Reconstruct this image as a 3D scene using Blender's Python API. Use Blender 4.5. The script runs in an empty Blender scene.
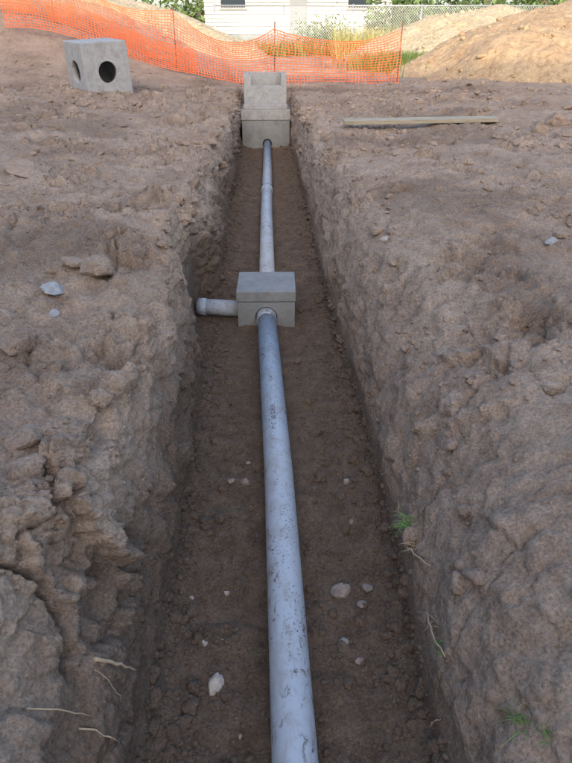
import bpy, bmesh, math, random
import numpy as np
from mathutils import Vector, Matrix, Euler
random.seed(7); rng=np.random.default_rng(7)
scene=bpy.context.scene
R=math.radians
PITCH=R(31.5); YAW=R(2.08); CZ=1.3
# ---------------------------------------------------------------- noise
def _h(ix,iy,iz,seed):
    h=(ix.astype(np.uint32)*np.uint32(374761393))^(iy.astype(np.uint32)*np.uint32(668265263))^(iz.astype(np.uint32)*np.uint32(2147483647-58))^np.uint32((seed*2654435761)&0xffffffff)
    h=(h^(h>>np.uint32(13)))*np.uint32(1274126177)
    h=(h^(h>>np.uint32(15)))*np.uint32(2246822519)
    h=h^(h>>np.uint32(16))
    return h.astype(np.float64)/4294967295.0
def vn(P,seed=0):
    with np.errstate(over='ignore'):
        i=np.floor(P).astype(np.int64); f=P-i
        f=f*f*f*(f*(f*6-15)+10)
        x0,y0,z0=i[:,0],i[:,1],i[:,2]
        c=[]
        for dz in (0,1):
            for dy in (0,1):
                a=_h(x0,y0+dy,z0+dz,seed); b=_h(x0+1,y0+dy,z0+dz,seed)
                c.append(a+(b-a)*f[:,0])
        d0=c[0]+(c[1]-c[0])*f[:,1]; d1=c[2]+(c[3]-c[2])*f[:,1]
        return (d0+(d1-d0)*f[:,2])*2-1
def worley(P,seed=0):
    # returns F1,F2,cell id and a random tilted-plane height for every cell (angular chunks)
    with np.errstate(over='ignore'):
        i=np.floor(P).astype(np.int64); n=len(P)
        F1=np.full(n,9.);F2=np.full(n,9.);ID=np.zeros(n);T=np.zeros(n)
        for dx in(-1,0,1):
            for dy in(-1,0,1):
                for dz in(-1,0,1):
                    cx,cy,cz=i[:,0]+dx,i[:,1]+dy,i[:,2]+dz
                    a=_h(cx,cy,cz,seed);b=_h(cx,cy,cz,seed+1);c=_h(cx,cy,cz,seed+2)
                    vx=P[:,0]-cx-a; vy=P[:,1]-cy-b; vz=P[:,2]-cz-c
                    D=np.sqrt(vx*vx+vy*vy+vz*vz)
                    t=vx*(((a*7.3)%1)-.5)+vy*(((b*5.7)%1)-.5)+vz*(((c*9.1)%1)-.5)
                    m=D<F1; F2=np.where(m,F1,np.minimum(F2,D)); ID=np.where(m,a,ID); T=np.where(m,t,T); F1=np.where(m,D,F1)
        return F1,F2,ID,T*2
RM=np.array([[0.36,0.48,-0.8],[-0.8,0.6,0],[0.48,0.64,0.6]])
def fbm(P,sc,octs,seed=0,gain=.5,billow=False):
    Q=P/sc; a=1; s=0; t=0
    for o in range(octs):
        n=vn(Q,seed+o*17)
        if billow: n=1-2*np.abs(n)
        s=s+a*n; t+=a; a*=gain; Q=(Q@RM.T)*2.03+13.7
    return s/t
def sst(a,b,x):
    t=np.clip((x-a)/(b-a),0,1); return t*t*(3-2*t)
def n1(y,seed,sc=1.0):
    y=np.atleast_1d(np.asarray(y,float))
    return vn(np.stack([y/sc,y*0+.37,y*0+.71],1),seed)
# ---------------------------------------------------------------- materials
def newmat(name):
    m=bpy.data.materials.new(name); m.use_nodes=True
    nt=m.node_tree; b=nt.nodes['Principled BSDF']
    return m,nt,b
def N(nt,t,**kw):
    n=nt.nodes.new(t)
    for k,v in kw.items():
        if k in n.inputs.keys(): n.inputs[k].default_value=v
        else: setattr(n,k,v)
    return n
def noise(nt,co,scale,detail=6,rough=.6,dist=0):
    n=N(nt,'ShaderNodeTexNoise'); n.inputs['Scale'].default_value=scale; n.inputs['Detail'].default_value=detail
    n.inputs['Roughness'].default_value=rough; n.inputs['Distortion'].default_value=dist
    nt.links.new(co,n.inputs['Vector']); return n
def ramp(nt,fac,stops):
    r=nt.nodes.new('ShaderNodeValToRGB'); e=r.color_ramp.elements
    while len(e)<len(stops): e.new(.5)
    for k,(p,c) in enumerate(stops):
        e[k].position=p; e[k].color=(*c,1) if len(c)==3 else c
    nt.links.new(fac,r.inputs[0]); return r
def mix(nt,fac,a,b,mode='MIX'):
    m=nt.nodes.new('ShaderNodeMix'); m.data_type='RGBA'; m.blend_type=mode
    for s,v in ((m.inputs[0],fac),(m.inputs[6],a),(m.inputs[7],b)):
        if isinstance(v,(int,float)): s.default_value=v
        elif isinstance(v,tuple): s.default_value=(*v,1) if len(v)==3 else v
        else: nt.links.new(v,s)
    return m.outputs[2]
def mth(nt,op,a,b=0.0,clamp=False):
    m=nt.nodes.new('ShaderNodeMath'); m.operation=op; m.use_clamp=clamp
    for s,v in ((m.inputs[0],a),(m.inputs[1],b)):
        if isinstance(v,(int,float)): s.default_value=v
        else: nt.links.new(v,s)
    return m.outputs[0]
def bump(nt,b,h,dist,strength=1.0,prev=None):
    n=nt.nodes.new('ShaderNodeBump'); n.inputs['Distance'].default_value=dist; n.inputs['Strength'].default_value=strength
    nt.links.new(h,n.inputs['Height'])
    if prev: nt.links.new(prev.outputs[0],n.inputs['Normal'])
    nt.links.new(n.outputs[0],b.inputs['Normal']); return n
def coord(nt): return nt.nodes.new('ShaderNodeTexCoord').outputs['Object']

def soil_mat(name,dry,dry2,moist_shade,use_attr=True):
    m,nt,b=newmat(name); co=coord(nt)
    n_l=noise(nt,co,1.6,3,.6,.4); n_m=noise(nt,co,9,5,.65,.3); n_f=noise(nt,co,80,5,.8)
    base=mix(nt,ramp(nt,n_l.outputs[0],[(.38,(0,0,0)),(.62,(1,1,1))]).outputs[0],dry,dry2)
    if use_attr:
        at=nt.nodes.new('ShaderNodeAttribute'); at.attribute_name='moist_shade'
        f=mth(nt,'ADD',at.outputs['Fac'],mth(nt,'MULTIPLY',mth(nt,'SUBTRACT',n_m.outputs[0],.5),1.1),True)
        base=mix(nt,f,base,moist_shade)
    v=ramp(nt,n_m.outputs[0],[(.27,(.62,.59,.56)),(.5,(1,1,1)),(.72,(1.30,1.29,1.28))])
    base=mix(nt,1.0,base,v.outputs[0],'MULTIPLY')
    v2=ramp(nt,n_f.outputs[0],[(.32,(.55,.52,.50)),(.5,(1,1,1)),(.68,(1.42,1.41,1.40))])
    base=mix(nt,1.0,base,v2.outputs[0],'MULTIPLY')
    vo=N(nt,'ShaderNodeTexVoronoi'); vo.inputs['Scale'].default_value=70; nt.links.new(co,vo.inputs['Vector'])
    sc=nt.nodes.new('ShaderNodeSeparateColor'); nt.links.new(vo.outputs['Color'],sc.inputs[0])
    gm=mth(nt,'MULTIPLY',mth(nt,'LESS_THAN',vo.outputs['Distance'],.26),mth(nt,'GREATER_THAN',sc.outputs[0],.86))
    base=mix(nt,mth(nt,'MULTIPLY',gm,.45),base,(.42,.36,.30))
    nt.links.new(base,b.inputs['Base Color']); b.inputs['Roughness'].default_value=.95
    b.inputs['Specular IOR Level'].default_value=.2
    h=mth(nt,'ADD',mth(nt,'MULTIPLY',n_m.outputs[0],.05),mth(nt,'MULTIPLY',n_f.outputs[0],.022))
    h=mth(nt,'ADD',h,mth(nt,'MULTIPLY',mth(nt,'SUBTRACT',1.0,vo.outputs['Distance']),.008))
    bump(nt,b,h,1.0,.9)
    return m
DRY=(.50,.382,.292); DRY2=(.39,.29,.218); MOIST_SHADE=(.185,.132,.094)  # last tone: damp soil, with trench shade mixed into the colour
M_soil=soil_mat('soil',DRY,DRY2,MOIST_SHADE)
M_clod=soil_mat('soil_clod',(.50,.385,.30),(.39,.29,.222),MOIST_SHADE,True)
M_mound=soil_mat('mound_soil',(.50,.36,.22),(.45,.31,.185),MOIST_SHADE,False)
M_mound2=soil_mat('pale_mound_soil',(.50,.42,.29),(.45,.37,.24),MOIST_SHADE,False)

def simple(name,col,rough=.7,var=.15,scale=20,metal=0,bumpd=0.0):
    m,nt,b=newmat(name); co=coord(nt); n=noise(nt,co,scale,4,.6)
    r=ramp(nt,n.outputs[0],[(.3,tuple(c*(1-var) for c in col)),(.7,tuple(min(1,c*(1+var)) for c in col))])
    nt.links.new(r.outputs[0],b.inputs['Base Color']); b.inputs['Roughness'].default_value=rough; b.inputs['Metallic'].default_value=metal
    if bumpd: bump(nt,b,n.outputs[0],bumpd,.8)
    return m
def concrete(name,col):
    m,nt,b=newmat(name); co=coord(nt)
    n1_=noise(nt,co,5,6,.65,.3); n2=noise(nt,co,90,4,.6); n3=noise(nt,co,14,5,.65)
    c=ramp(nt,n1_.outputs[0],[(.25,tuple(x*.72 for x in col)),(.5,col),(.75,tuple(x*1.15 for x in col))]).outputs[0]
    c=mix(nt,1.0,c,ramp(nt,n2.outputs[0],[(.3,(.82,.82,.82)),(.6,(1.06,1.06,1.06))]).outputs[0],'MULTIPLY')
    c=mix(nt,mth(nt,'MULTIPLY',ramp(nt,n3.outputs[0],[(.50,(0,0,0)),(.70,(1,1,1))]).outputs[0],.5),c,(.21,.165,.13))
    vo=N(nt,'ShaderNodeTexVoronoi'); vo.inputs['Scale'].default_value=45; nt.links.new(co,vo.inputs['Vector'])
    pit=mth(nt,'LESS_THAN',vo.outputs['Distance'],.13)
    c=mix(nt,mth(nt,'MULTIPLY',pit,.5),c,(.12,.12,.12))
    nt.links.new(c,b.inputs['Base Color']); b.inputs['Roughness'].default_value=.88
    p=bump(nt,b,n2.outputs[0],.004,.7); bump(nt,b,mth(nt,'SUBTRACT',1.0,pit),.004,.6,p)
    return m
M_conc=concrete('precast_concrete',(.245,.257,.257)); M_conc2=concrete('pale_concrete',(.33,.33,.325))

def pipe_mat():
    m,nt,b=newmat('pvc_pipe'); co=coord(nt)
    col=mix(nt,noise(nt,co,3,4).outputs[0],(.38,.43,.49),(.45,.495,.545))
    mp=N(nt,'ShaderNodeMapping'); mp.inputs['Scale'].default_value=(1.8,1,1.8); nt.links.new(co,mp.inputs['Vector'])
    lo=noise(nt,mp.outputs[0],2.3,2,.5,.2); hi=noise(nt,mp.outputs[0],16,7,.75,1.0)
    cl=ramp(nt,lo.outputs[0],[(.49,(0,0,0)),(.59,(1,1,1))]).outputs[0]
    fl=ramp(nt,hi.outputs[0],[(.56,(0,0,0)),(.59,(1,1,1))]).outputs[0]
    f=mth(nt,'MULTIPLY',cl,fl)
    col=mix(nt,mth(nt,'MULTIPLY',f,.9),col,(.10,.073,.055))
    lo2=noise(nt,mp.outputs[0],3.7,2,.5,.2)
    hi2=noise(nt,mp.outputs[0],9,7,.7,.5)
    dust=ramp(nt,hi2.outputs[0],[(.45,(0,0,0)),(.72,(1,1,1))]).outputs[0]
    col=mix(nt,mth(nt,'MULTIPLY',dust,.65),col,(.28,.235,.195))
    sp=noise(nt,co,95,3,.5)
    spk=mth(nt,'MULTIPLY',ramp(nt,sp.outputs[0],[(.61,(0,0,0)),(.64,(1,1,1))]).outputs[0],ramp(nt,lo2.outputs[0],[(.46,(0,0,0)),(.58,(1,1,1))]).outputs[0])
    col=mix(nt,spk,col,(.11,.085,.07))
    nt.links.new(col,b.inputs['Base Color'])
    rr=nt.nodes.new('ShaderNodeMapRange'); rr.inputs[3].default_value=.38; rr.inputs[4].default_value=.7; nt.links.new(hi2.outputs[0],rr.inputs[0])
    nt.links.new(rr.outputs[0],b.inputs['Roughness'])
    bump(nt,b,f,.002,.5)
    return m
M_pipe=pipe_mat()
M_print=simple('pipe_print_ink',(.05,.05,.06),.6)
# ---------------------------------------------------------------- mesh helpers
def mesh_obj(name,V,F,mat=None,smooth=False,parent=None):
    me=bpy.data.meshes.new(name); me.from_pydata([tuple(v) for v in V],[],[tuple(f) for f in F]); me.update()
    o=bpy.data.objects.new(name,me); scene.collection.objects.link(o)
    if mat: me.materials.append(mat)
    if smooth: me.polygons.foreach_set('use_smooth',[True]*len(me.polygons))
    if parent: o.parent=parent
    return o
def np_mesh(name,V,F,mat,smooth=True,attr=None):
    V=np.ascontiguousarray(V,dtype=np.float32); F=np.ascontiguousarray(F,dtype=np.int32); k=F.shape[1]
    me=bpy.data.meshes.new(name); me.vertices.add(len(V)); me.vertices.foreach_set('co',V.ravel())
    me.loops.add(F.size); me.loops.foreach_set('vertex_index',F.ravel())
    me.polygons.add(len(F)); me.polygons.foreach_set('loop_start',np.arange(0,F.size,k,dtype=np.int32))
    me.polygons.foreach_set('loop_total',np.full(len(F),k,dtype=np.int32))
    me.polygons.foreach_set('use_smooth',np.full(len(F),smooth,dtype=bool))
    me.update(calc_edges=True); me.validate()
    if attr is not None:
        a=me.attributes.new('moist_shade','FLOAT','POINT'); a.data.foreach_set('value',np.ascontiguousarray(attr,dtype=np.float32))
    me.materials.append(mat)
    o=bpy.data.objects.new(name,me); scene.collection.objects.link(o); return o
def empty(name,loc=(0,0,0),rot=(0,0,0)):
    e=bpy.data.objects.new(name,None); e.location=loc; e.rotation_euler=rot; scene.collection.objects.link(e); return e
def box(name,c,s,mat,parent=None,bev=0.0,rot=(0,0,0)):
    bm=bmesh.new(); bmesh.ops.create_cube(bm,size=1)
    for v in bm.verts: v.co=Vector((v.co.x*s[0],v.co.y*s[1],v.co.z*s[2]))
    if bev: bmesh.ops.bevel(bm,geom=bm.edges[:],offset=bev,segments=2,affect='EDGES',profile=.6)
    me=bpy.data.meshes.new(name); bm.to_mesh(me); bm.free(); me.materials.append(mat)
    o=bpy.data.objects.new(name,me); o.location=c; o.rotation_euler=rot; scene.collection.objects.link(o)
    if parent: o.parent=parent
    return o
def tube(name,pts,r,mat,seg=32,parent=None,caps=True,rads=None):
    pts=[Vector(p) for p in pts]; V=[];F=[]
    for i,p in enumerate(pts):
        d=(pts[min(i+1,len(pts)-1)]-pts[max(i-1,0)]).normalized()
        up=Vector((0,0,1)) if abs(d.z)<.9 else Vector((1,0,0))
        a=d.cross(up).normalized(); b=a.cross(d)
        rr=rads[i] if rads else r
        for k in range(seg):
            t=2*math.pi*k/seg; V.append(p+a*math.cos(t)*rr+b*math.sin(t)*rr)
    for i in range(len(pts)-1):
        for k in range(seg):
            k2=(k+1)%seg; F.append((i*seg+k,i*seg+k2,(i+1)*seg+k2,(i+1)*seg+k))
    if caps: F.append(tuple(range(seg))); F.append(tuple((len(pts)-1)*seg+k for k in range(seg)))
    o=mesh_obj(name,V,F,mat,True,parent)
    bm=bmesh.new(); bm.from_mesh(o.data); bmesh.ops.recalc_face_normals(bm,faces=bm.faces); 
    for f in bm.faces:
        if len(f.verts)>4: f.smooth=False
    bm.to_mesh(o.data); bm.free()
    return o
def boolean(o,cut):
    md=o.modifiers.new('b','BOOLEAN'); md.operation='DIFFERENCE'; md.object=cut; md.solver='EXACT'
    dg=bpy.context.evaluated_depsgraph_get(); me=bpy.data.meshes.new_from_object(o.evaluated_get(dg))
    o.modifiers.clear(); o.data=me
def apply_cuts(o,cuts):
    for c in cuts: boolean(o,c)
    for c in cuts: bpy.data.objects.remove(c,do_unlink=True)
# ---------------------------------------------------------------- terrain
def groundH(x,y):
    h=1.8*sst(14.2,19.5,y)*sst(.2,-6.0,x)
    h=h+.12*sst(-1.5,-4.0,x)*sst(1,5,y)
    h=h*(1-.8*sst(19.5,27,y))
    h=h+.12*sst(1.5,5,x)*sst(3,8,y)*(1-sst(14,18,y))
    return h
def grow(start,step,k,end):
    L=[];g=start
    while g<end: L.append(g); g+=step+k*max(0,g-1.0)
    L.append(end); return np.array(L)
gl=grow(0.0,.0112,.015,140.0)
NW,NF=96,88
sL=np.linspace(0,1,NW+1)[1:-1]; sF=np.linspace(0,1,NF); sR=np.linspace(0,1,NW+42)[1:-1]
ys=[]; y=-60.0
while y<0.2: ys.append(y); y+=max(.03,abs(y)*.15)
y=.2
while y<22: ys.append(y); y+=.005+.0024*y
while y<220: ys.append(y); y+=.07+.09*(y-22)
ys.append(240.0); ys=np.array(ys)
df=sst(-3.6,-3.0,ys)*(1-sst(14.55,14.8,ys))
niche=sst(3.5,4.4,ys)*(1-sst(5.05,5.5,ys))
rl=np.interp(ys,[.9,1.15,1.5,2.2,5,7,9,13],[.93,.86,.70,.65,.64,.73,.64,.56])+.05*n1(ys,3,.9)+.03*n1(ys,4,.33)+.025*n1(ys,41,.12)+.12*niche
rr_=np.interp(ys,[1,2,3,4.25,5.45,7.5,10,14],[1.8,1.8,1.65,1.30,1.05,.86,.78,.70])+.07*n1(ys,5,1.1)+.03*n1(ys,6,.35)
fl=-(.45+.03*n1(ys,7,1.0)+.19*niche); fr=.585+.035*n1(ys,8,1.1)
def bez(p0,p1,p2,p3,s):
    return ((1-s)**3)*p0+3*((1-s)**2)*s*p1+3*(1-s)*s*s*p2+s**3*p3
C=lambda a:a[:,None]
X=[];Z=[]
g=gl[::-1]; X.append(-(C(rl)+g[None,:])); Z.append(np.zeros_like(X[-1]))
s=sL[None,:]
X.append(bez(-C(rl),-C(rl)+.10,C(fl)-.06,C(fl),s)); Z.append(-C(df)*bez(0,.03,.55,1.0,s)*np.ones_like(X[-1]))
X.append(C(fl)+(C(fr)-C(fl))*sF[None,:]); Z.append(-C(df)*np.ones_like(X[-1]))
s=sR[None,:]
X.append(bez(C(fr),C(fr)+.08,C(rr_)-.62*(C(rr_)-C(fr)),C(rr_),s)); Z.append(-C(df)*bez(1.0,.40,.05,0.0,s)*np.ones_like(X[-1]))
X.append(C(rr_)+gl[None,:]); Z.append(np.zeros_like(X[-1]))
X=np.concatenate(X,1); Z=np.concatenate(Z,1)
ny,nx=X.shape; Y=np.repeat(ys[:,None],nx,1)
xf=(X-C(fl))/(C(fr)-C(fl)); onfloor=(xf>=0)&(xf<=1)&(Z<-.9)
ftam=.075*(1-.8*C(niche))*C(df)
foot=np.where(onfloor,np.exp(-np.minimum(xf,1-xf)*9)*ftam,0)
# wall bottoms start on top of the crumb fillet, so the two meet without a slit
onwall=(Z<-1e-4)&~onfloor
foot=np.where(onwall,ftam*np.clip(-Z,0,1),foot)
corner=np.exp(-(np.minimum(np.abs(X-C(fl)),np.abs(X-C(fr)))/.045)**2)*sst(-.75,-.9,Z)
Zb=Z.copy(); Z=Z+foot
isw=1-np.clip(np.abs(Zb+.5)/.5,0,1)**4
isfl=sst(-.82,-.95,Zb)
Z=Z+groundH(X,Y)*np.where(Zb<-.05,0,1)
P=np.stack([X,Y,Z],2)
du=np.gradient(P,axis=1); dv=np.gradient(P,axis=0); nn=np.cross(du,dv); nn/=np.maximum(np.linalg.norm(nn,axis=2,keepdims=True),1e-9)
Pf=P.reshape(-1,3); nf=nn.reshape(-1,3); isw=isw.ravel(); isfl=isfl.ravel(); corner=corner.ravel()
isg=np.clip(1-isw-isfl,0,1)
near=1-sst(30,60,np.abs(Pf[:,1])); near*=1-sst(30,60,np.abs(Pf[:,0]))
A=fbm(Pf,.9,3,11); B=fbm(Pf,.28,4,23,.55,True); Cn=fbm(Pf*np.array([1,1,.8]),.09,4,31,.6); D=fbm(Pf,.16,3,47,.5,True)
E=fbm(Pf*np.array([1.0,.6,1.6]),.22,4,59,.5)
patch=sst(-.25,.35,fbm(Pf,.7,2,91)); right=(Pf[:,0]>0)
dg_=.075*A+.030*np.maximum(B,-.3)*(.4+patch)+.024*Cn+.018*D*(.3+patch)
dw=.055*A+.040*E+.022*Cn+.014*D
dw=dw+np.where(right,.012*B,.02*B)
dfl=.012*A+.024*Cn+.016*D
sel=np.where((Pf[:,1]>.2)&(Pf[:,1]<14)&(Pf[:,0]>-5)&(Pf[:,0]<5)&(isfl<.5))[0]
Qs=Pf[sel]; warp=np.stack([fbm(Qs,.13,3,301),fbm(Qs,.13,3,302),fbm(Qs,.13,3,303)],1)*.05
blk=np.zeros(len(Pf))
for sc_,am,sd_,oy in ((.26,.080,400,1.2),(.10,.038,410,1.1),(.045,.014,420,1.0)):
    F1,F2,ID,T=worley((Qs+warp*(sc_/.26)**.5)/np.array([sc_,sc_*oy,sc_*.8]),sd_)
    e=F2-F1
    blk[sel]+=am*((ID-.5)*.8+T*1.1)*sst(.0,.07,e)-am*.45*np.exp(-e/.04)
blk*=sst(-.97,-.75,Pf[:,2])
cut_=sst(.0,.5,fbm(Pf,.45,2,611))
lw=np.where(right,.24+.85*cut_*sst(-.4,-.05,Pf[:,2]),.32+.85*cut_)
d=(isg*dg_+isw*dw+isfl*dfl+blk*lw)*near
d*=1-.8*corner
d*=1-.9*np.exp(-((Pf[:,1]-4.8)/.5)**2)*(Pf[:,0]<-.2)*sst(-.25,-.55,Pf[:,2])
def pixdir(px,py):
    c,s=math.cos(PITCH),math.sin(PITCH)
    a=(px-286)/587; b=(py-381.5)/587
    v=np.array([a,c-b*s,-(s+b*c)]); cy,sy=math.cos(-YAW),math.sin(-YAW)
    return np.array([v[0]*cy-v[1]*sy,v[0]*sy+v[1]*cy,v[2]])
def pix2X(px,py,Xp):
    v=pixdir(px,py); t=Xp/v[0]; return v*t+np.array([0,0,CZ])
ck=[pix2X(px,py,-.66) for px,py in ((22,534),(38,552),(50,580),(60,612),(62,650),(56,680))]
lm=(Pf[:,0]<-.38)&(Pf[:,0]>-1.1)&(Pf[:,1]>.3)&(Pf[:,1]<2.0)
idx=np.where(lm)[0]; q=Pf[idx][:,1:]+.05*np.stack([fbm(Pf[idx],.09,3,77),fbm(Pf[idx],.09,3,78)],1)
md=np.full(len(idx),9.)
for a,b in zip(ck[:-1],ck[1:]):
    a=a[1:];b=b[1:];ab=b-a; t=np.clip(((q-a)@ab)/(ab@ab),0,1); md=np.minimum(md,np.linalg.norm(q-a-t[:,None]*ab,axis=1))
d[idx]-=.14*np.exp(-(md/.011)**2)
Pn=Pf+nf*d[:,None]
zt=Pf[:,2]
moist_shade=np.clip(1.0*sst(-.66,-.97,zt)+.62*sst(-.10,-.5,zt)*(~right)+.34*sst(-.32,-.8,zt),0,1.15)  # real damp plus shade painted into the floor and left wall colour
moist_shade=moist_shade+.20*np.clip(A,-1,1)
moist_shade=np.where(Pf[:,2]>-.05,.03+.42*sst(.05,.5,fbm(Pf,1.3,3,101))+.28*sst(7,13,Pf[:,1]),moist_shade)
moist_shade=moist_shade-blk*lw*3.5  # hollows between chunks coloured darker, raised faces lighter
moist_shade=np.where(Pf[:,1]>17,moist_shade*.4,moist_shade)
ii=np.arange(ny*nx).reshape(ny,nx)
Fq=np.stack([ii[:-1,:-1],ii[:-1,1:],ii[1:,1:],ii[1:,:-1]],2).reshape(-1,4)
ground=np_mesh('ground',Pn,Fq,M_soil,True,moist_shade)
# ---------------------------------------------------------------- clods
def ico(sub):
    bm=bmesh.new(); bmesh.ops.create_icosphere(bm,subdivisions=sub,radius=1)
    V=np.array([v.co[:] for v in bm.verts]); F=np.array([[v.index for v in f.verts] for f in bm.faces]); bm.free(); return V,F
def clump(sub,nvar,amp,sc,seed):
    V,F=ico(sub); out=[]
    for k in range(nvar):
        S=V+50*k+seed
        r=1+amp*fbm(S,sc,3,seed)+amp*.5*fbm(S,sc*.35,2,seed+3)
        W=V*r[:,None]
        rs=np.random.default_rng(seed*31+k)
        for _ in range(7):
            nrm=rs.normal(size=3); nrm/=np.linalg.norm(nrm); lim=rs.uniform(.55,.85); ex=np.maximum(W@nrm-lim,0); W=W-nrm*ex[:,None]*.85
        out.append(W)
    return out,F
def scatter(name,centers,sizes,mat,sub,amp,sc,seed,flat=.65,attr=None,smooth=True,stretch=1.35):
    var,F=clump(sub,8,amp,sc,seed); n=len(centers); nv=len(var[0])
    ang=rng.uniform(0,2*math.pi,(n,3)); VV=np.empty((n,nv,3))
    for i in range(n):
        v=var[i%8]*np.array([rng.uniform(.8,stretch),rng.uniform(.8,1.15),rng.uniform(flat*.8,flat*1.3)])
        M=np.array(Euler((ang[i,0]*.06,ang[i,1]*.06,ang[i,2])).to_matrix()); VV[i]=v@M.T*sizes[i]
    VV+=centers[:,None,:]
    FF=(F[None]+(np.arange(n)*nv)[:,None,None]).reshape(-1,3)
    at=None if attr is None else np.repeat(attr,nv)
    return np_mesh(name,VV.reshape(-1,3),FF,mat,smooth,at)
vis=np.where((Pf[:,1]>.3)&(Pf[:,1]<16)&(np.abs(Pf[:,0])<6)&~((np.abs(Pf[:,0]-.04)<.13)&(Pf[:,2]<-.7)))[0]
steep=isw[vis]
dy_=.005+.0024*Pf[vis,1]; dx_=.0112+.015*np.maximum(0,np.abs(Pf[vis,0])-1.6); area=dx_*dy_
def pick(n,w):
    w=w/w.sum(); return rng.choice(vis,n,p=w)
topw=np.where((steep>.6)&(nf[vis,2]<.6),.08,1.0)*np.where((Pf[vis,2]>-.4)&(Pf[vis,0]>.6)&(Pf[vis,1]<7),.55,1.0)
cw=sst(-.2,.5,fbm(Pf[vis],.8,2,140))+.12
flw=isfl[vis]
def do(name,n,w,smin,smax,pw,mat,sub,amp,sc,seed,**k):
    id_=pick(n,w); sz=smin*(smax/smin)**(rng.random(n)**pw); c=Pn[id_]+nf[id_]*(sz*.1)[:,None]
    scatter(name,c,sz,mat,sub,amp,sc,seed,attr=np.clip(moist_shade[id_]+rng.uniform(-.25,.1,n),0,1),**k)
do('soil_clods',22000,topw*cw*(area**.5),.003,.018,1.5,M_clod,2,.35,.8,3)
do('soil_clods',4600,topw*cw*area*(1-.7*flw),.012,.055,1.9,M_clod,3,.4,.8,5)
do('soil_clods',420,topw*cw*area*(1-flw)*sst(1.5,4,Pf[vis,1]),.03,.09,2.0,M_clod,4,.4,.9,9)
do('floor_gravel',9000,flw*(area**.4)*topw,.003,.015,1.5,M_clod,2,.3,.8,21)
edge_w=np.exp(-np.minimum(np.abs(Pf[vis,0]+.42),np.abs(Pf[vis,0]-.56))/.07)*sst(-.8,-.90,Pf[vis,2])
do('fallen_clods',3000,edge_w*area**.7,.008,.036,1.9,M_clod,3,.35,.9,25)
def stone_mat(name,c): return simple(name,c,.85,.28,35,0,.004)
M_stone=stone_mat('grey_stone',(.31,.265,.22)); M_bstone=stone_mat('blue_stone',(.30,.305,.305)); M_wstone=stone_mat('pale_stone',(.40,.35,.30)); M_rstone=stone_mat('brown_stone',(.24,.19,.155))
id_=pick(520,(area**.6)*np.where(steep>.6,.45,1)); sz=.004*(4.0)**(rng.random(520)**2.4)
scatter('pebbles',Pn[id_]+nf[id_]*(sz*.1)[:,None],sz,M_stone,3,.2,1.2,33)
ynp=Pn.reshape(ny,nx,3)
def surf(x,y):
    j=int(np.argmin(np.abs(ys-y))); row=ynp[j]; k=int(np.argmin(np.abs(row[:,0]-x))); return row[k]
def raypix(px,py):
    v=pixdir(px,py); v/=np.linalg.norm(v)
    Q=Pn-np.array([0,0,CZ]); t=Q@v; m=t>.3; dd=np.linalg.norm(Q-t[:,None]*v,axis=1)/np.maximum(t,.1); dd[~m]=9
    cand=np.where(dd<.004)[0]
    k=cand[np.argmin(t[cand])] if len(cand) else int(np.argmin(dd)); return Pn[k],nf[k],t[k]
for (px,py,w,mat,fl_) in ((51,290,24,M_bstone,.5),(52,313,13,M_bstone,.6),(215,683,22,M_wstone,.55),(338,592,22,M_rstone,.6),(365,588,14,M_rstone,.6),(246,480,12,M_rstone,.6),
        (100,398,34,M_clod,.6),(16,345,40,M_clod,.5),(20,440,50,M_clod,.5),(95,268,40,M_clod,.55),(70,263,24,M_clod,.5),(556,122,30,M_clod,.8),(538,130,22,M_clod,.7),(568,134,20,M_clod,.7),(385,238,9,M_wstone,.7),(552,240,14,M_bstone,.5),(160,215,26,M_clod,.5),(25,170,34,M_clod,.5),(225,592,7,M_wstone,.6),(193,597,6,M_stone,.6),(342,640,9,M_stone,.6),(363,604,12,M_rstone,.5),(190,560,9,M_stone,.7),(232,480,8,M_rstone,.6),(345,480,8,M_stone,.6),(352,520,7,M_rstone,.6),(205,640,8,M_stone,.6),(360,660,10,M_rstone,.6)):
    p,n_,t=raypix(px,py); sz=w*t/587/2*.92
    scatter('rock' if mat is not M_clod else 'earth_lump',np.array([p+n_*sz*.05]),np.array([sz]),mat,5,.28,.9,int(px)+200,flat=fl_,attr=np.array([.1]),stretch=1.1)
# ---------------------------------------------------------------- pipes
PR=.082; PZ=-1.0+PR+.006
PX=lambda y: float(np.interp(y,[.9,2.6,4.78],[.072,.052,-.002]))
sp=empty('drain_pipe')
tube('pipe_barrel',[(.085,-2.5,PZ),(.072,.9,PZ),(.052,2.6,PZ+.003),(-.002,4.78,PZ)],PR,M_pipe,64,sp)
tube('collar',[(0,4.60,PZ),(0,4.615,PZ),(-.001,4.72,PZ),(-.001,4.765,PZ)],PR,M_pipe,64,sp,True,[PR+.001,PR+.006,PR+.006,PR+.006])
sp2=empty('drain_pipe')
tube('pipe_barrel',[(.01,5.12,PZ),(.025,8,PZ),(.060,10.5,PZ),(.085,13.5,PZ)],PR*.97,M_pipe,64,sp2)
tube('collar',[(.011,5.2,PZ),(.012,5.3,PZ)],PR+.006,M_pipe,64,sp2)
tube('joint',[(.042,9.2,PZ),(.043,9.36,PZ)],PR+.006,M_pipe,64,sp2)
sb=empty('branch_pipe')
tube('pipe_barrel',[(-.18,4.87,PZ+.0),(-.62,4.902,PZ+.02)],PR*.88,M_pipe,64,sb)
tube('coupling',[(-.54,4.896,PZ+.016),(-.61,4.901,PZ+.019)],PR*.88+.006,M_pipe,64,sb)
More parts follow.
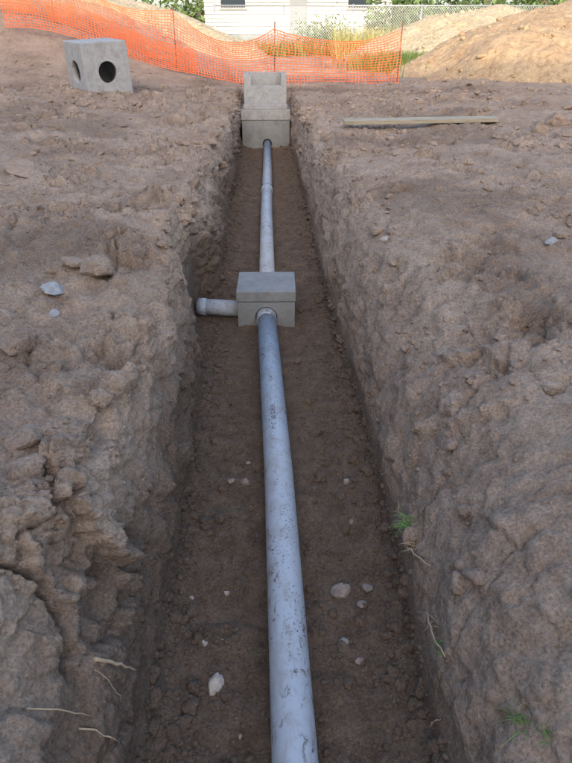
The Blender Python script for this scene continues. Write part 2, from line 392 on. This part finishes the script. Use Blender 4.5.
def pipe_text(txt,y0,size,off):
    cu=bpy.data.curves.new('t','FONT'); cu.body=txt; cu.size=size; ob=bpy.data.objects.new('t',cu); scene.collection.objects.link(ob)
    dg=bpy.context.evaluated_depsgraph_get(); me=bpy.data.meshes.new_from_object(ob.evaluated_get(dg))
    bpy.data.objects.remove(ob,do_unlink=True)
    bm=bmesh.new(); bm.from_mesh(me); bmesh.ops.triangulate(bm,faces=bm.faces)
    for v in bm.verts:
        u,w=v.co.x,v.co.y; a=(w-size*.35)/PR+R(off)
        yy=y0+u; rr=PR+.0012
        v.co=Vector((PX(yy)-math.sin(a)*rr,yy,PZ+.002+math.cos(a)*rr))
    bm.to_mesh(me); bm.free(); me.materials.append(M_print)
    o=bpy.data.objects.new('print',me); scene.collection.objects.link(o); o.parent=sp
pipe_text('PVC 160 SDR35',2.92,.04,8)
# ---------------------------------------------------------------- near junction box
jb=empty('concrete_junction_box',(.004,4.92,-1.0),(0,0,R(-1.5)))
body=box('body',(0,0,.10),(.50,.46,.26),M_conc,jb,.006)
lid=box('lid',(0,0,.285),(.512,.475,.095),M_conc,jb,.008)
cut=tube('c',[(0,-.4,.09),(0,.4,.09)],.097,M_conc,48); cut.parent=jb
cut2=tube('c',[(-.4,-.03,.09),(0,-.03,.09)],.085,M_conc,48); cut2.parent=jb
cut3=box('c',(0,0,.10),(.38,.34,.30),M_conc,jb)
bpy.context.view_layer.update(); apply_cuts(body,[cut,cut2,cut3])
# ---------------------------------------------------------------- far catch basin
cb=empty('catch_basin',(.06,13.75,-1.0),(0,0,0))
b1=box('lower_chamber',(0,0,.25),(1.0,.95,.60),M_conc,cb,.012)
cut=tube('c',[(.025,-.9,.088),(.025,0,.088)],.10,M_conc,48); cut.parent=cb
bpy.context.view_layer.update(); apply_cuts(b1,[cut])
box('spacer_slab',(0,0,.655),(1.03,.98,.20),M_conc2,cb,.012)
r1=box('riser',(.0,.12,1.07),(.88,.70,.625),M_conc2,cb,.012)
cut=box('c',(.0,.12,1.2),(.68,.50,.9),M_conc,cb)
cut2=box('c',(0.02,-.3,1.36),(.62,.5,.36),M_conc,cb)
bpy.context.view_layer.update(); apply_cuts(r1,[cut,cut2])
box('riser_ledge',(0,-.34,.80),(.90,.20,.085),M_conc2,cb,.01)
# ---------------------------------------------------------------- precast cube on the bank
px_=-3.24; py_=13.3
pz_=surf(px_,py_)[2]
cube=empty('precast_concrete_box',(px_,py_,pz_+.38),(R(2),R(-2.5),R(35)))
sh=box('shell',(0,0,0),(.92,.92,.98),M_conc2,cube,.015)
cs=[]
c=box('c',(0,0,.02),(.72,.72,.78),M_conc,cube); cs.append(c)
c=tube('c',[(.0,-.9,-.02),(.0,-.2,-.02)],.19,M_conc,40); c.parent=cube; cs.append(c)
c=tube('c',[(-.9,.0,-.02),(-.2,.0,-.02)],.20,M_conc,40); c.parent=cube; cs.append(c)
bpy.context.view_layer.update(); apply_cuts(sh,cs)
# ---------------------------------------------------------------- plank
M_wood,nt,b=newmat('weathered_wood'); co=coord(nt)
mp=N(nt,'ShaderNodeMapping'); mp.inputs['Scale'].default_value=(1,14,14); nt.links.new(co,mp.inputs['Vector'])
nw=noise(nt,mp.outputs[0],4,6,.6,.5); rw=ramp(nt,nw.outputs[0],[(.3,(.24,.20,.14)),(.7,(.42,.37,.27))]); nt.links.new(rw.outputs[0],b.inputs['Base Color']); b.inputs['Roughness'].default_value=.8; bump(nt,b,nw.outputs[0],.003)
pa=raypix(343,126)[0]; pb=raypix(496,120)[0]
pm=(pa+pb)/2; dv_=Vector(pb-pa)
plank=box('wooden_plank',(pm[0],pm[1],max(pa[2],pb[2])+.035),(dv_.length,.19,.05),M_wood,None,.003,(R(3),-math.asin(dv_.z/dv_.length)*.3,math.atan2(dv_.y,dv_.x)))
# ---------------------------------------------------------------- grass tufts, roots
M_grass=simple('grass_blade',(.12,.23,.05),.6,.35,9); M_dry=simple('dry_root',(.40,.31,.20),.8,.25,30); M_weed=simple('weed_leaf',(.12,.17,.04),.6,.4,2)
def blades(name,base,nrm,n,L,w,mat,spread=.03,droop=.6):
    V=[];F=[]
    for i in range(n):
        p=Vector(base)+Vector((rng.normal(0,spread),rng.normal(0,spread),rng.normal(0,spread*.4)))
        d=(Vector(nrm)*.5+Vector((rng.normal(0,.6),rng.normal(0,.6),.8))).normalized(); l=L*rng.uniform(.5,1.2)
        sd=d.cross(Vector((rng.normal(),rng.normal(),rng.normal()))).normalized(); k0=len(V)
        for k in range(5):
            t=k/4; c=p+d*l*t+Vector(nrm)*l*.2*t*t-Vector((0,0,1))*droop*l*t*t; ww=w*(1-t*.92)
            V+= [c-sd*ww,c+sd*ww]
            if k: F.append((k0+2*k-2,k0+2*k-1,k0+2*k+1,k0+2*k))
    return mesh_obj(name,V,F,mat,True)
for px,py,n,L,m in ((408,528,40,.10,M_grass),(413,545,14,.10,M_dry),(432,622,14,.08,M_dry),(440,645,18,.07,M_grass),(520,722,34,.08,M_grass),(410,520,16,.07,M_grass),(545,735,12,.06,M_grass),(400,515,10,.09,M_dry)):
    p,n_,t=raypix(px,py); blades('grass_tuft',p,n_,n,L,.0024,m,.016,.7)
def twig(name,a,b,r,bow=.02):
    pa,na,_=raypix(*a); pb,nb,_=raypix(*b); pa=pa+na*r*1.5; pb=pb+nb*.02
    pts=[]
    for k in range(9):
        t=k/8; q=pa*(1-t)+pb*t+na*math.sin(math.pi*t)*bow; q=q+np.array([rng.normal(0,.003),rng.normal(0,.003),rng.normal(0,.003)]); pts.append(q)
    tube(name,pts,r,M_dry,8,None,True,[r*(1.1-.6*k/8) for k in range(9)])
twig('root',(92,658),(132,671),.006,.02); twig('root',(22,707),(88,715),.0025,.03); twig('root',(80,728),(112,742),.003,.02)
twig('root',(405,543),(434,566),.0045,.02); twig('root',(428,612),(448,658),.0045,.02); twig('root',(95,672),(118,700),.0015,.01); twig('root',(430,725),(445,720),.003,.01)
# ---------------------------------------------------------------- orange barrier fence
m,nt,b=newmat('orange_plastic'); M_or=m
b.inputs['Base Color'].default_value=(.80,.16,.04,1); b.inputs['Roughness'].default_value=.45
M_rust=simple('rusty_steel',(.16,.09,.06),.8,.3,30); M_galv=simple('galvanised_steel',(.42,.43,.44),.45,.12,20,.6)
ctrl=[(-12,19.5),(-8.5,18.6),(-5.2,17.6),(-2.15,16.9),(.3,16.0),(3.25,15.75)]
cd=[0]
for a,b_ in zip(ctrl[:-1],ctrl[1:]): cd.append(cd[-1]+math.dist(a,b_))
FH=1.14
def gz(x,y): return float(groundH(np.array(x),np.array(y)))
def fpos(u,v):
    x=np.interp(u,cd,[c[0] for c in ctrl]); y=np.interp(u,cd,[c[1] for c in ctrl])
    i=min(len(cd)-2,int(np.searchsorted(cd,u,side='right'))-1); t=(u-cd[i])/(cd[i+1]-cd[i])
    sag=.30*4*t*(1-t); sagm=sag*(.45+.55*v)
    z=gz(x,y)+.03+v*FH-sagm*v-.05*math.sin(u*1.7)*v
    wob=.05*math.sin(u*5.1+v*3)+.03*math.sin(u*11+v*5)+.10*math.sin(u*1.3+2)*(1-v)
    y=y-.12+wob-.18*(1-v)*4*t*(1-t)
    return (x+.02*math.sin(v*9+u*3),y,z)
V=[];F=[]
nu=int(cd[-1]/.08); nvv=18
def ribbon(a,b_,wx,wz):
    k=len(V); V.extend([(a[0]-wx,a[1],a[2]-wz),(a[0]+wx,a[1],a[2]+wz),(b_[0]+wx,b_[1],b_[2]+wz),(b_[0]-wx,b_[1],b_[2]-wz)]); F.append((k,k+1,k+2,k+3))
G=[[fpos(cd[-1]*i/nu,j/nvv) for j in range(nvv+1)] for i in range(nu+1)]
for i in range(nu+1):
    for j in range(nvv+1):
        if i<nu: ribbon(G[i][j],G[i+1][j],0,.0105 if j in(0,nvv) else .008)
        if j<nvv: ribbon(G[i][j],G[i][j+1],.0065,0)
of=empty('orange_safety_fence'); mesh_obj('netting',V,F,M_or,False,of)
for k,(x,y) in enumerate(ctrl):
    z=gz(x,y); tube('stake_%d'%k,[(x,y,z-.3),(x+.02,y,z+1.3)],.013,M_rust,8,of)
V=[];F=[]
def f2(u,v):
    x=-6.2+u*4.6; y=17.15-.9*u*.6
    return (x,y-.25-.1*math.sin(u*9),gz(x,y)+.02+v*(.75-.25*u)+.05*math.sin(u*7))
for i in range(62):
    for j in range(13):
        if i<61: ribbon(f2(i/61,j/12),f2((i+1)/61,j/12),0,.008)
        if j<12: ribbon(f2(i/61,j/12),f2(i/61,(j+1)/12),.007,0)
mesh_obj('loose_netting',V,F,M_or,False,of)
# ---------------------------------------------------------------- mounds
def mound(name,cx,cy,rx,ry,h,mat,seed,res=220):
    u=np.linspace(-1,1,res); UX,UY=np.meshgrid(u,u)
    x=cx+UX*rx; y=cy+UY*ry; Pm=np.stack([x.ravel(),y.ravel(),0*x.ravel()],1)
    r=np.sqrt(UX**2+UY**2).ravel()+.10*fbm(Pm,2.0,3,seed)
    z=h*np.sign(1-r)*np.abs(1-r)**.95
    z=np.maximum(z,-.3)
    k=sst(1.05,.8,r); z=z+k*(.12*fbm(Pm,1.1,4,seed+5)*h*.6+.06*fbm(Pm,.35,5,seed+9,.65,True))
    z=h*np.tanh(z/h*1.25)*.95
    z=z+groundH(x.ravel(),y.ravel())-.05
    i2=np.arange(res*res).reshape(res,res); Fm=np.stack([i2[:-1,:-1],i2[:-1,1:],i2[1:,1:],i2[1:,:-1]],2).reshape(-1,4)
    o=np_mesh(name,np.stack([x.ravel(),y.ravel(),z],1),Fm,mat,True)
    ok=np.where((r<1.02))[0]; q=rng.choice(ok,600); s_=.025*(5**(rng.random(600)**2.8)); pc=np.stack([x.ravel()[q],y.ravel()[q],z[q]],1)
    scatter('mound_clods',pc,s_,mat,2,.35,.8,seed+50)
mound('dirt_mound',9.8,18.4,6.2,4.6,2.6,M_mound,300)
mound('dirt_mound',8.8,25.5,5.6,4.0,2.4,M_mound2,340)
mound('dirt_mound',-7.0,28,7.5,5.0,2.4,M_mound2,380)
# ---------------------------------------------------------------- chain link fence
cl=empty('chain_link_fence'); V=[];F=[]
x0,x1,yF,hF=-2.0,16.0,30.0,1.9
dd=.11; n=int((x1-x0)/dd); wv=.007
for i in range(0,n-int(hF/dd)):
    for sgn in (1,-1):
        xa=x0+i*dd if sgn==1 else x0+i*dd+hF; xb=x0+i*dd+hF if sgn==1 else x0+i*dd
        k=len(V); V.extend([(xa-wv,yF+.01*sgn,.02),(xa+wv,yF+.01*sgn,.02),(xb+wv,yF+.01*sgn,hF),(xb-wv,yF+.01*sgn,hF)]); F.append((k,k+1,k+2,k+3))
mesh_obj('mesh',V,F,M_galv,False,cl)
tube('top_rail',[(x0,yF,hF),(x1,yF,hF)],.022,M_galv,8,cl)
for i in range(7): tube('post_%d'%i,[(x0+i*3,yF,-.2),(x0+i*3,yF,hF+.06)],.035,M_galv,10,cl)
# ---------------------------------------------------------------- background buildings
M_white=simple('white_siding',(.34,.35,.34),.6,.08,3); M_grey=simple('grey_trim',(.17,.19,.20),.6,.1,5); M_glass,nt,b=newmat('window_glass'); b.inputs['Base Color'].default_value=(.03,.04,.05,1); b.inputs['Roughness'].default_value=.08
M_roof=simple('shingle_roof',(.12,.11,.11),.9,.3,12)
wb=empty('white_siding_house',(2.2,45,0))
L,Wd,Hh=11,9,3.4
box('foundation',(0,0,.1),(L+.1,Wd+.1,1.1),M_grey,wb)
for k in range(13): box('siding_%d'%k,(0,0,.76+k*.2),(L-.06*(k%2),Wd-.06*(k%2),.18),M_white,wb)
box('wall_core',(0,0,1.9),(L-.16,Wd-.16,2.6),M_grey,wb)
for k,x in enumerate((-3.8,3.6)):
    box('window_%d'%k,(x,-Wd/2-.01,2.5),(1.4,.06,1.0),M_glass,wb)
    for dz in (-.55,.55): box('trim_%d'%k,(x,-Wd/2-.03,2.5+dz),(1.6,.1,.1),M_grey,wb)
box('door',(0,-Wd/2-.02,1.7),(1.0,.06,2.05),M_grey,wb)
box('porch',(0,-Wd/2-.85,.2),(2.4,1.5,.75),M_grey,wb)
V=[(-L/2-.4,-Wd/2-.4,Hh+.05),(L/2+.4,-Wd/2-.4,Hh+.05),(L/2+.4,Wd/2+.4,Hh+.05),(-L/2-.4,Wd/2+.4,Hh+.05),(-L/2-.4,0,Hh+2.1),(L/2+.4,0,Hh+2.1)]
mesh_obj('roof',V,[(0,1,5,4),(2,3,4,5),(0,4,3),(1,2,5),(3,2,1,0)],M_roof,False,wb)
SEL=20.0; AH=15.0
ab=empty('unseen_shade_building',(0,17.6-AH/math.tan(R(SEL)),0),(0,0,R(-24)))  # unseen block added behind the camera to keep sun off the foreground
AL,AW=90,14
M_stucco=simple('cream_stucco',(.6,.56,.48),.9,.06,4)
box('walls',(0,-AW/2,AH/2-.2),(AL,AW,AH+.4-.1),M_stucco,ab)
box('parapet_front',(0,-.1,AH-.1),(AL+.2,.4,.2),M_grey,ab)
for f in range(4):
    for k in range(26):
        x=-AL/2+3+k*3.4; box('window_%d_%d'%(f,k),(x,.02,2+f*3.4),(1.4,.06,1.5),M_glass,ab)
# ---------------------------------------------------------------- vegetation
def leafmass(name,fn,n,size,mat,parent=None):
    c=np.array([fn() for _ in range(n)]); a=rng.normal(size=(n,3)); a/=np.linalg.norm(a,axis=1,keepdims=True)
    b_=rng.normal(size=(n,3)); b_=np.cross(a,b_); b_/=np.linalg.norm(b_,axis=1,keepdims=True)
    s=(size*rng.uniform(.6,1.3,n))[:,None]
    V=np.stack([c-a*s,c+b_*s*.5,c+a*s,c-b_*s*.5],1).reshape(-1,3); F=np.arange(4*n).reshape(n,4)
    o=np_mesh(name,V,F,mat,False)
    if parent: o.parent=parent
    return o
M_leaf=simple('foliage',(.085,.14,.035),.6,.5,1.2); M_bark=simple('bark',(.13,.10,.075),.9,.3,12)
def tree(x,y,h,seed):
    t=empty('deciduous_tree'); r_=random.Random(seed)
    tube('trunk',[(x,y,-.2),(x+.1,y,h*.25),(x-.1,y+.1,h*.5),(x,y,h*.8)],.2,M_bark,10,t,True,[.28,.2,.14,.04])
    cl_=[]
    for k in range(11):
        a=r_.uniform(0,6.28); rr=r_.uniform(.12,.34)*h; zz=h*r_.uniform(.28,.9); e=(x+rr*math.cos(a),y+rr*math.sin(a),zz)
        tube('limb_%d'%k,[(x,y,zz*.6),((x+e[0])/2,(y+e[1])/2,zz*.85),e],.05,M_bark,6,t,True,[.09,.05,.02]); cl_.append((e,h*r_.uniform(.10,.2)))
    def fn():
        e,rad=r_.choice(cl_); v=np.array([r_.gauss(0,1) for _ in range(3)]); v/=np.linalg.norm(v); return np.array(e)+v*rad*r_.random()**.4
    leafmass('crown',fn,5000,.18,M_leaf,t)
for k,(x,y,h) in enumerate(((13,40,8),(18,44,9),(-14,41,8),(-19,38,9),(24,38,8),(10,52,10),(-5,56,11),(17,34,5.5))): tree(x,y,h,k)
leafmass('shrub_row',lambda:np.array([rng.uniform(-40,45),rng.normal(51,1.0),abs(rng.normal(0,1.6))+.1*rng.random()]),26000,.22,M_leaf)
leafmass('shrub_row',lambda:np.array([rng.uniform(5,24),rng.normal(32.5,.8),abs(rng.normal(0,1.4))]),13000,.13,M_leaf)
leafmass('shrub',lambda:np.array([rng.normal(3.2,.7),rng.normal(34,.5),abs(rng.normal(0,.6))]),2600,.09,M_leaf)
M_straw=simple('dry_grass_blade',(.36,.33,.13),.8,.35,3)
def weeds(name,fn,n,hmin,hmax,w,mat):
    V=[];F=[]
    for i in range(n):
        x,y=fn(); z=gz(x,y); h=rng.uniform(hmin,hmax); a=rng.uniform(0,6.28); lx,ly=rng.normal(0,.3*h,2); k=len(V)
        c,s=math.cos(a)*w,math.sin(a)*w
        V.extend([(x-c,y-s,z-.03),(x+c,y+s,z-.03),(x+lx*.4+c*.7,y+ly*.4+s*.7,z+h*.6),(x+lx*.4-c*.7,y+ly*.4-s*.7,z+h*.6),(x+lx,y+ly,z+h)]); F.append((k,k+1,k+2,k+3)); F.append((k+3,k+2,k+4))
    mesh_obj(name,V,F,mat)
weeds('weeds',lambda:(rng.uniform(-5,12),rng.normal(30,.5)),3500,.2,.85,.018,M_weed)
weeds('weeds',lambda:(rng.normal(4.9,.9),rng.normal(21.0,1.2)),5500,.15,.55,.015,M_weed)
weeds('dry_grass',lambda:(rng.uniform(3.0,9),rng.normal(28,.8)),2500,.4,1.3,.018,M_straw)
weeds('dry_grass',lambda:(rng.uniform(-20,25),rng.uniform(31.5,38.5)),9000,.1,.5,.025,M_straw)
# ---------------------------------------------------------------- light
tdir=Vector((.10,1,-math.tan(R(SEL)))).normalized()
sd=-tdir; el=math.asin(sd.z); az=math.atan2(sd.x,sd.y)
su=bpy.data.lights.new('sun','SUN'); su.energy=3.6; su.angle=R(.5); su.color=(1,.86,.66)
so=bpy.data.objects.new('sun',su); so.rotation_euler=tdir.to_track_quat('-Z','Y').to_euler(); so.location=(0,-20,30); scene.collection.objects.link(so)
w=bpy.data.worlds.new('World'); scene.world=w; w.use_nodes=True; nt=w.node_tree; bg=nt.nodes['Background']
sk=nt.nodes.new('ShaderNodeTexSky'); sk.sky_type='NISHITA'; sk.sun_disc=False; sk.sun_elevation=el; sk.sun_rotation=az; sk.dust_density=3.0; sk.air_density=.8; sk.ozone_density=.4
nt.links.new(sk.outputs[0],bg.inputs[0]); bg.inputs[1].default_value=.58
# ---------------------------------------------------------------- camera
cd_=bpy.data.cameras.new('camera'); cd_.sensor_fit='VERTICAL'; cd_.sensor_height=24; cd_.lens=24*587/763; cd_.clip_end=1000; cd_.clip_start=.05
co_=bpy.data.objects.new('camera',cd_); co_.location=(0,0,CZ); co_.rotation_euler=(R(90)-PITCH,0,-YAW); scene.collection.objects.link(co_); scene.camera=co_
scene.view_settings.view_transform='Standard'; scene.view_settings.look='None'; scene.view_settings.exposure=0
print('verts',ny*nx)
